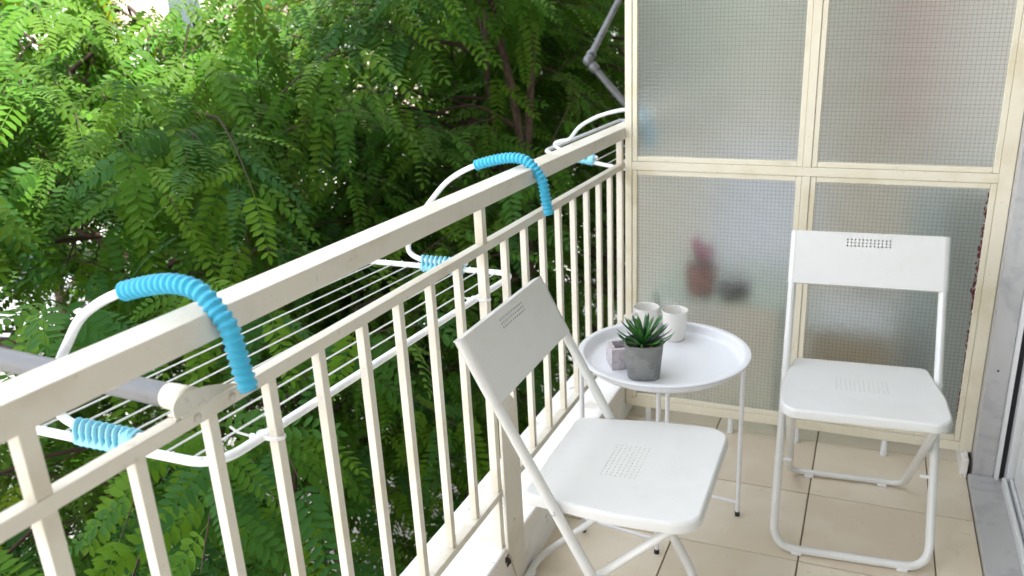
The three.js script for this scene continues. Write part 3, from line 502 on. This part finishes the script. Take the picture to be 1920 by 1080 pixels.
// ---------------------------------------------------------------- locust trees
function compoundLeaf(pairs, len, droop, s0) {
  seed = s0; const P = [], N = [], I = [];
  const at = (t) => { const a = droop * t; return [len * t * (1 - .12 * droop * t), -len * .5 * droop * t * t]; };  // rachis in x,y
  const leaflet = (x, y, ang, l, w, lift, roll) => {
    const c = Math.cos(ang), s = Math.sin(ang), prof = [[0, 0], [.28, .85], [.68, .9], [1, 0]], base = P.length / 3;
    const put = (u, v, h) => { const yy = y + h + lift * u * l + roll * v; P.push(x + c * u * l - s * v, yy, s * u * l + c * v); };
    put(0, 0, 0); put(.28, -.85 * w, .0022); put(.3, 0, 0); put(.28, .85 * w, .0022); put(.7, -.9 * w, .0016); put(.72, 0, -.001); put(.7, .9 * w, .0016); put(1, 0, -.004);
    for (const [a, b, d] of [[0, 2, 1], [0, 3, 2], [1, 2, 4], [2, 5, 4], [2, 3, 5], [3, 6, 5], [4, 5, 7], [5, 6, 7]]) I.push(base + a, base + b, base + d);
  };
  for (let k = 0; k < pairs; k++) { const t = .16 + .8 * k / (pairs - 1), [x, y] = at(t), l = (.054 - .020 * t * t) * rr(.92, 1.08) * (k ? 1 : .8), w = l * .225;
    for (const s of [-1, 1]) leaflet(x + rr(-.003, .003), y, s * (1.24 - .3 * t + rr(-.09, .09)), l, w, rr(-.28, -.02), s * rr(-.25, .2)); }
  { const [x, y] = at(1); leaflet(x, y, rr(-.2, .2), .034, .008, -.4, 0); }
  const b = P.length / 3, n = 5; for (let k = 0; k <= n; k++) { const [x, y] = at(k / n), w = .0016 * (1 - .6 * k / n); P.push(x, y + .0005, -w, x, y + .0005, w); } for (let k = 0; k < n; k++) { const a = b + k * 2; I.push(a, a + 1, a + 2, a + 1, a + 3, a + 2); }
  const g = new THREE.BufferGeometry(); g.setAttribute('position', new THREE.Float32BufferAttribute(P, 3)); g.setIndex(I); g.computeVertexNormals(); return g;
}
const leafGeo = [[10, .27, .5, 11], [11, .31, .7, 23], [9, .245, .3, 37], [11, .29, .95, 41], [10, .28, .55, 59]].map((a) => compoundLeaf(...a));
const gapA = V(-1.4, .55, 1.1), gapB = V(-13.2, -3.4, -7.1), gapD = gapB.clone().sub(gapA).normalize();   // a thin spot in the crowns, open towards the street
const gap = (p) => { const v = p.clone().sub(gapA), t = v.dot(gapD); return t < 0 ? 9 : v.addScaledVector(gapD, -t).length() / (1 + t * .05); };
function tree(label, baseXZ, crowns, stems, opt) {
  seed = opt.seed; const [bx, bz] = baseXZ, t = thing('locust_tree', label, 'tree', [bx, -3.6, bz], 0, 'locust trees beside the balcony');
  const at = (g) => g.translate(-bx, 3.6, -bz);
  for (const [k, st] of stems.entries()) { const pts = smoothPath(st.map((p) => V(...p)), 26), r0 = k ? opt.limb : opt.r; part(k ? 'limb' : 'trunk', at(sweep(pts, (u) => r0 * (1 - .72 * u) + (k ? .003 : .006) + (k ? 0 : .05 * Math.pow(1 - u, 12)), 10)), M.bark, t); }
  // twigs with leaves, spread through the crown
  const leaves = [], twigs = [], UP = V(0, 1, 0), cam = camera.position, stemPts = stems.flatMap((st) => smoothPath(st.map((p) => V(...p)), 30));
  for (const [cx, cy, cz, rx, ry, rz, n] of crowns) for (let k = 0; k < n; k++) {
    let p, q; do { p = V(rr(-1, 1), rr(-1, 1), rr(-1, 1)); q = p.length(); } while (q > 1 || q < .25);
    p.multiply(V(rx, ry, rz)).add(V(cx, cy, cz)); if (p.x > opt.maxX || (p.y < -.2 && rnd() < .42) || gap(p) < .33) continue;
    let near = stemPts[0], best = 1e9; for (const s of stemPts) { const dd = s.distanceTo(p) + Math.max(0, s.y - p.y) * .6; if (dd < best) { best = dd; near = s; } }
    const dir = p.clone().sub(near); dir.y = dir.y * .5 + rr(-.1, .35); dir.normalize().add(V(rr(-.5, .5), rr(-.3, .3), rr(-.5, .5))).normalize();
    const L = rr(.35, .65), pts = []; for (let m = 0; m <= 5; m++) { const u = m / 5; pts.push(p.clone().addScaledVector(dir, L * u).add(V(0, -.22 * L * u * u, 0))); }
    if (pts[5].x > opt.maxX + .15) continue;
    twigs.push(sweep(pts, (u) => .0042 * (1 - .7 * u), 4, { cap: false }));
    if (rnd() < .16) twigs.push(sweep(smoothPath([near.clone(), near.clone().lerp(p, .5).add(V(rr(-.1, .1), rr(.0, .2), rr(-.1, .1))), p], 8), (u) => .011 - .006 * u, 5, { cap: false }));
    const m0 = 8 + Math.floor(rnd() * 4);
    for (let m = 0; m < m0; m++) {
      const u = (m + .6) / m0, o = new THREE.CatmullRomCurve3(pts).getPoint(u), side = m % 2 ? 1 : -1, end = m === m0 - 1;
      const d = end ? dir.clone() : dir.clone().applyAxisAngle(UP, side * rr(.75, 1.35)); d.y = rr(-.95, .05); d.normalize();
      const up = UP.clone().add(o.clone().sub(V(cx, cy, cz)).setY(0).normalize().multiplyScalar(.7)).add(V(rr(-.45, .45), 0, rr(-.45, .45))); const zz = d.clone().cross(up).normalize(), yy = zz.clone().cross(d);
      const sc = rr(.66, 1.14), mat = new THREE.Matrix4().makeBasis(d, yy, zz).scale(V(sc, sc, sc)).setPosition(o);
      if ((!opt.wide && o.x + d.x * .27 > -.37) || gap(o) < .14) continue;
      const tone = rnd() < .012 ? [2.6, 1.5, .5] : (() => { const a = rr(.72, 1.3), b = rr(-.12, .16); return [a * (1 + b * 1.4), a, a * (1 - b)]; })();
      leaves.push({ mat, g: Math.floor(rnd() * 5), tone, d: o.distanceTo(cam) + (opt.view(o) ? 0 : 50) });
    }
  }
  leaves.sort((a, b) => a.d - b.d);
  const cr = part('twigs', at(merge(twigs)), M.twig, t); cr.userData.kind = 'stuff';
  const off = new THREE.Matrix4().makeTranslation(-bx, 3.6, -bz);
  leaves.slice(0, opt.single).forEach((l, k) => { const o = part('leaf', leafGeo[l.g], M.leaf[k % 4], t); off.clone().multiply(l.mat).decompose(o.position, o.quaternion, o.scale); });
  const rest = leaves.slice(opt.single);
  for (let g = 0; g < 5; g++) { const list = rest.filter((l) => l.g === g); if (!list.length) continue;
    const im = shade(new THREE.InstancedMesh(leafGeo[g], M.leafAll, list.length)); im.name = 'crown'; im.userData.kind = 'stuff';
    list.forEach((l, k) => { im.setMatrixAt(k, off.clone().multiply(l.mat)); im.setColorAt(k, col(...l.tone)); }); t.add(im); }
  return leaves.length;
}
const fwd = V(0, 0, -1).applyQuaternion(camera.quaternion), view = (o) => { const v = o.clone().sub(camera.position).normalize(); return v.dot(fwd) > .80; };
let count = 0;
count += tree('locust tree with arching branches filling the upper left', [-2.3, -1.3], [[-2.55, -.25, -.2, 1.8, 1.85, 1.8, 850], [-2.7, .95, .1, 1.0, .6, 1.1, 130], [-1.35, -.35, .55, .85, 1.1, 1.0, 150]],
  [[[-2.3, -3.6, -1.3], [-2.25, -2.4, -1.2], [-2.1, -1.0, -1.0], [-1.95, .2, -.6], [-1.98, .7, -.35]], [[-2.0, .1, -.62], [-1.85, .62, -.35], [-2.1, 1.0, -.1], [-2.42, 1.4, .1], [-2.8, 1.75, .3]], [[-2.0, -.3, -.72], [-1.75, .5, -.62], [-1.8, .9, -.6], [-2.2, 1.3, -.45], [-2.7, 1.7, -.3]], [[-2.1, -.8, -.95], [-1.95, .2, -.1], [-2.2, .7, .25], [-2.6, 1.05, .5]], [[-2.15, -1.2, -1], [-1.6, -.5, -.3], [-1.3, -.1, .3]]],
  { seed: 77, r: .05, limb: .006, maxX: -.62, single: 290, view });
count += tree('locust tree with upright dark stems beside the divider post', [-.85, -1.35], [[-1.25, .3, -1.85, 1.0, 2.0, 1.5, 740], [-.95, -.9, -.6, .6, 1.1, 1.0, 60]],
  [[[-.85, -3.6, -1.35], [-.82, -2, -1.3], [-.80, -.5, -1.2], [-.78, .71, -1.13], [-.82, .96, -1.15], [-.9, 1.4, -1.13], [-1.05, 1.95, -1.1]], [[-.78, .6, -1.14], [-.76, 1.0, -1.2], [-.73, 1.44, -1.22], [-.72, 1.9, -1.3]], [[-.80, .2, -1.16], [-1.05, .9, -1.35], [-1.12, 1.5, -1.5], [-1.2, 1.9, -1.6]], [[-.6, -3.6, -2.1], [-.55, -.5, -2.05], [-.5, .6, -2.1], [-.55, 2.2, -2.2]]],
  { seed: 177, r: .034, limb: .02, maxX: -.60, single: 240, view });
count += tree('locust tree standing behind the nearer two', [-3.6, -4.0], [[-3.4, -.3, -3.6, 1.9, 2.2, 2.0, 440]],
  [[[-3.6, -3.6, -4.0], [-3.5, -1.5, -3.9], [-3.3, .3, -3.7], [-3.4, 1.8, -3.6]], [[-3.5, -1.2, -3.9], [-2.9, .2, -3.3], [-2.5, 1.3, -3.0]], [[-3.5, -1.0, -3.9], [-4.2, .2, -3.4], [-4.8, 1.3, -3.0]]],
  { seed: 277, r: .08, limb: .03, maxX: -.62, single: 60, view });
count += tree('leafy locust tree far back between the stems', [-2.2, -6.6], [[-1.9, 1.4, -6.3, 2.0, 4.3, 1.8, 950], [-1.0, 1.7, -4.4, .8, 3.8, 1.0, 420]],
  [[[-2.2, -3.6, -6.6], [-2.1, -1.5, -6.4], [-2.0, .3, -6.2], [-2.1, 2.8, -6.1], [-2.0, 4.6, -6.1]], [[-2.1, -1.2, -6.4], [-1.5, .2, -5.8], [-1.1, 1.8, -5.0], [-1.0, 4.2, -4.6]]],
  { seed: 377, r: .08, limb: .03, maxX: -.62, single: 0, view });
count += tree('low bright locust tree near the street at the left edge', [-6.2, -2.6], [[-6.0, -1.2, -2.4, 1.7, 2.0, 1.9, 420]],
  [[[-6.2, -3.6, -2.6], [-6.1, -1.8, -2.5], [-6.0, 0, -2.4]], [[-6.1, -2, -2.5], [-5.4, -.8, -2.0], [-5.0, .2, -1.8]]],
  { seed: 477, r: .07, limb: .03, maxX: -.62, single: 0, view });
count += tree('locust tree added past the neighbouring balcony to screen bright sky from the glass', [-1.1, -10.2], [[-.9, 1.2, -10, 1.7, 4.4, 1.3, 700]],  // added to block the bright sky seen through the upper left pane
  [[[-1.1, -3.6, -10.2], [-1.0, -1, -10.1], [-.9, 2, -10], [-.9, 4.6, -10]], [[-1.0, -.8, -10.1], [-.4, 1.5, -9.8], [0, 3.5, -9.6]]],
  { seed: 577, r: .08, limb: .03, maxX: .8, wide: true, single: 0, view });
console.log('leaves', count);

renderer.render(scene, camera);
